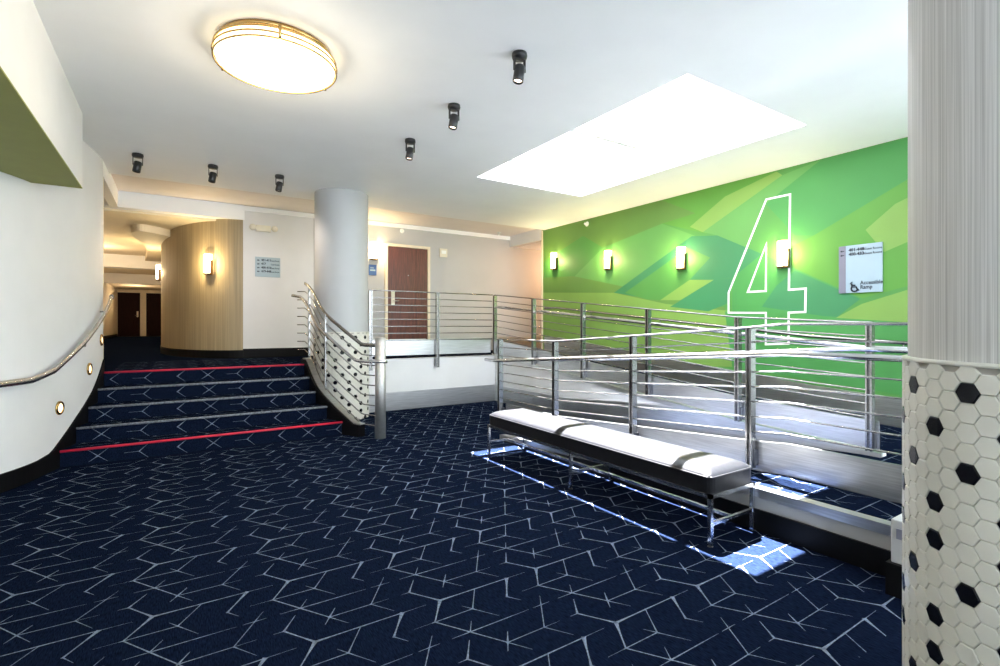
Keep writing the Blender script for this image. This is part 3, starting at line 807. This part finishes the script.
# room directory on the sign wall
a = on_y(255,258,YD); b = on_y(280,276,YD); x0, x1 = a.x, b.x; zt, zb = on_y(267,257.5,YD).z, on_y(267,277,YD).z
rs = thing('directory_sign', 'small white directory sign with four arrow lines on the wall left of the round column', 'sign', (x0, YD-.005, zb)); o0 = Vector(rs.location)
W, Hh = x1-x0, zt-zb
m_ = MB(); m_.box((x0, YD-.02, zb), (x1, YD-.002, zt)); rel(m_, 'face', SIGNW, rs)
for k, (s1, s2) in enumerate((('401-411','Guest Rooms'),('417','Guest Rooms'),('400-410','Guest Rooms'),('419-448','Guest Rooms'))):
    v = .80-.19*k
    m_ = MB(); text_mb(m_, s1, .050, frame_y((x0+.24*W, YD-.0215, zb+v*Hh)), .9, .002); rel(m_, 'lettering', INK, rs)
    m_ = MB(); text_mb(m_, s2, .034, frame_y((x0+.62*W, YD-.0215, zb+v*Hh)), .70, .0008); rel(m_, 'lettering', INK, rs)
    v += .03; u = .12; m_ = MB()
    m_.faces([(x0+p*W, YD-.0215, zb+q*Hh) for p, q in ((u-.05,v),(u,v-.05),(u,v-.02),(u+.05,v-.02),(u+.05,v+.02),(u,v+.02),(u,v+.05))], [(0,1,2,3,4,5,6)])
    rel(m_, 'arrow', INK, rs)
# blue room sign
p = on_y(372.5,270,YD)
m_ = MB(); m_.box((p.x-.075,YD-.012,p.z-.10),(p.x+.075,YD-.002,p.z+.10)); bs = tag(m_.build('room_sign', SIGNB, bevel=.006), 'small blue room sign under the sconce beside the red-brown door', 'sign')
m_ = MB(); m_.box((p.x-.05,YD-.0145,p.z-.02),(p.x+.05,YD-.0122,p.z+.01)); m_.box((p.x-.045,YD-.0145,p.z+.03),(p.x+.02,YD-.0122,p.z+.045)); m_.build('raised_mark', SIGNW, bs)
# alarm
p = on_y(443,253,YD)
al = thing('fire_alarm', 'cream square fire alarm on the wall right of the red-brown door', 'alarm', (p.x,YD+.002,p.z))
m_ = MB(); m_.box((-.085,-.03,-.085),(.085,0,.085)); rl(m_, 'body', PLAST, al)
m_ = MB(); m_.box((-.05,-.045,-.02),(.05,-.03,.045)); rl(m_, 'strobe_lens', WPAINT, al)
# emergency light
p = on_y(263,229,YD)
el = thing('emergency_light', 'cream twin headed emergency light high on the wall left of the round column', 'emergency light', (p.x,YD+.002,p.z))
m_ = MB(); m_.box((-.11,-.07,-.05),(.11,0,.05)); rl(m_, 'housing', PLAST, el)
for s in (-1, 1):
    m_ = MB(); m_.lathe([(0,.0),(.03,.0),(.052,.05),(.05,.055),(0,.05)], (s*.165,-.05,.0), 16, Matrix.Rotation(PI/2,4,'X')); h_ = rl(m_, 'lamp_head', PLAST, el)
    m_ = MB(); m_.tube([(s*.10,-.03,0),(s*.165,-.03,0)], .01, 8); rl(m_, 'arm', PLAST, h_)
# small sensors
def sprinkler(label, loc, up):
    t = thing('sprinkler', label, 'sprinkler', loc)
    M = Matrix.Rotation({'x':-PI/2,'z':PI,'y':PI/2}[up], 4, 'Y' if up != 'y' else 'X')
    rl(MB().lathe([(0,0),(.045,0),(.04,.012),(0,.012)], n=16, M=M), 'escutcheon', WPAINT, t)
    rl(MB().lathe([(0,.012),(.012,.012),(.012,.05),(.022,.055),(0,.056)], n=12, M=M), 'head', WPAINT, t)
sprinkler('small white sprinkler head high on the green mural at its far end', on_x(587,224,XG-.002), 'x')
sprinkler('small sprinkler head high on the wall above the red-brown door', on_y(402,231,YD+.002), 'y')
sprinkler('small sprinkler head on the ceiling beside the alcove header', Vector((5.75,8.9,3.301)), 'z')

# ------------------------------------------------------------------ light
def pl(name, loc, col, e, r=.06):
    l = bpy.data.lights.new(name, 'POINT'); l.energy = e; l.color = col; l.shadow_soft_size = r
    o = bpy.data.objects.new(name, l); C.objects.link(o); o.location = loc; return o
for x, y, z, k in lights: pl('sconce_light', (x,y,z), (1,.76,.40), 9*k, .04)
pl('ceiling_lamp_light', (.59,3.74,2.95), (1,.86,.62), 22, .25)
pl('alcove_light', (7.6,8.5,2.6), (1,.60,.34), 22, .1)
for y in (13.6, 18.0, 22.0, 26.5): pl('corridor_fill_light', (-1.4,y,2.6), (1,.74,.46), 20, .15)  # added warm point lights to brighten the corridor, no fixtures behind them
def spot(loc, tilt, e):
    l = bpy.data.lights.new('spot_beam', 'SPOT'); l.energy = e; l.spot_size = 1.7; l.spot_blend = .8; l.color = (1,.86,.74); l.shadow_soft_size = .03
    o = bpy.data.objects.new('spot_beam', l); C.objects.link(o); o.location = loc
    o.rotation_euler = Vector(tilt).to_track_quat('-Z', 'Y').to_euler()
for y in (2.86, 3.84, 4.80): spot((2.0,y,CH-.22), (.05,0,-1), 25)
for x in (-.35, 1.11): spot((x+.02,6.85,CH-.22), (.25,1.0,-.9), 30)
su = bpy.data.lights.new('sun', 'SUN'); su.energy = 130; su.angle = .009; su.color = (1,.99,.98)
so = bpy.data.objects.new('sun', su); C.objects.link(so)
so.rotation_euler = Vector((-.65,-.90,-3.24)).to_track_quat('-Z', 'Y').to_euler()
w = bpy.data.worlds.new('world'); bpy.context.scene.world = w; w.use_nodes = True
bg = w.node_tree.nodes['Background']; bg.inputs[0].default_value = (.84,.93,1,1); bg.inputs[1].default_value = 4.0

cam = bpy.data.cameras.new('camera'); co = bpy.data.objects.new('camera', cam); C.objects.link(co)
co.location = (0,0,H); co.rotation_euler = (PI/2, 0, -TH)
cam.sensor_width = 36; cam.lens = 18.0; cam.shift_y = -(333-CY)/1000
cam.clip_start = .05
sc = bpy.context.scene; sc.camera = co
sc.view_settings.view_transform = 'Standard'; sc.view_settings.look = 'None'
sc.view_settings.gamma = 1; sc.view_settings.use_curve_mapping = False
sc.view_settings.exposure = 0.93
sc.cycles.max_bounces = 10; sc.cycles.diffuse_bounces = 6
sc.cycles.sample_clamp_indirect = 8
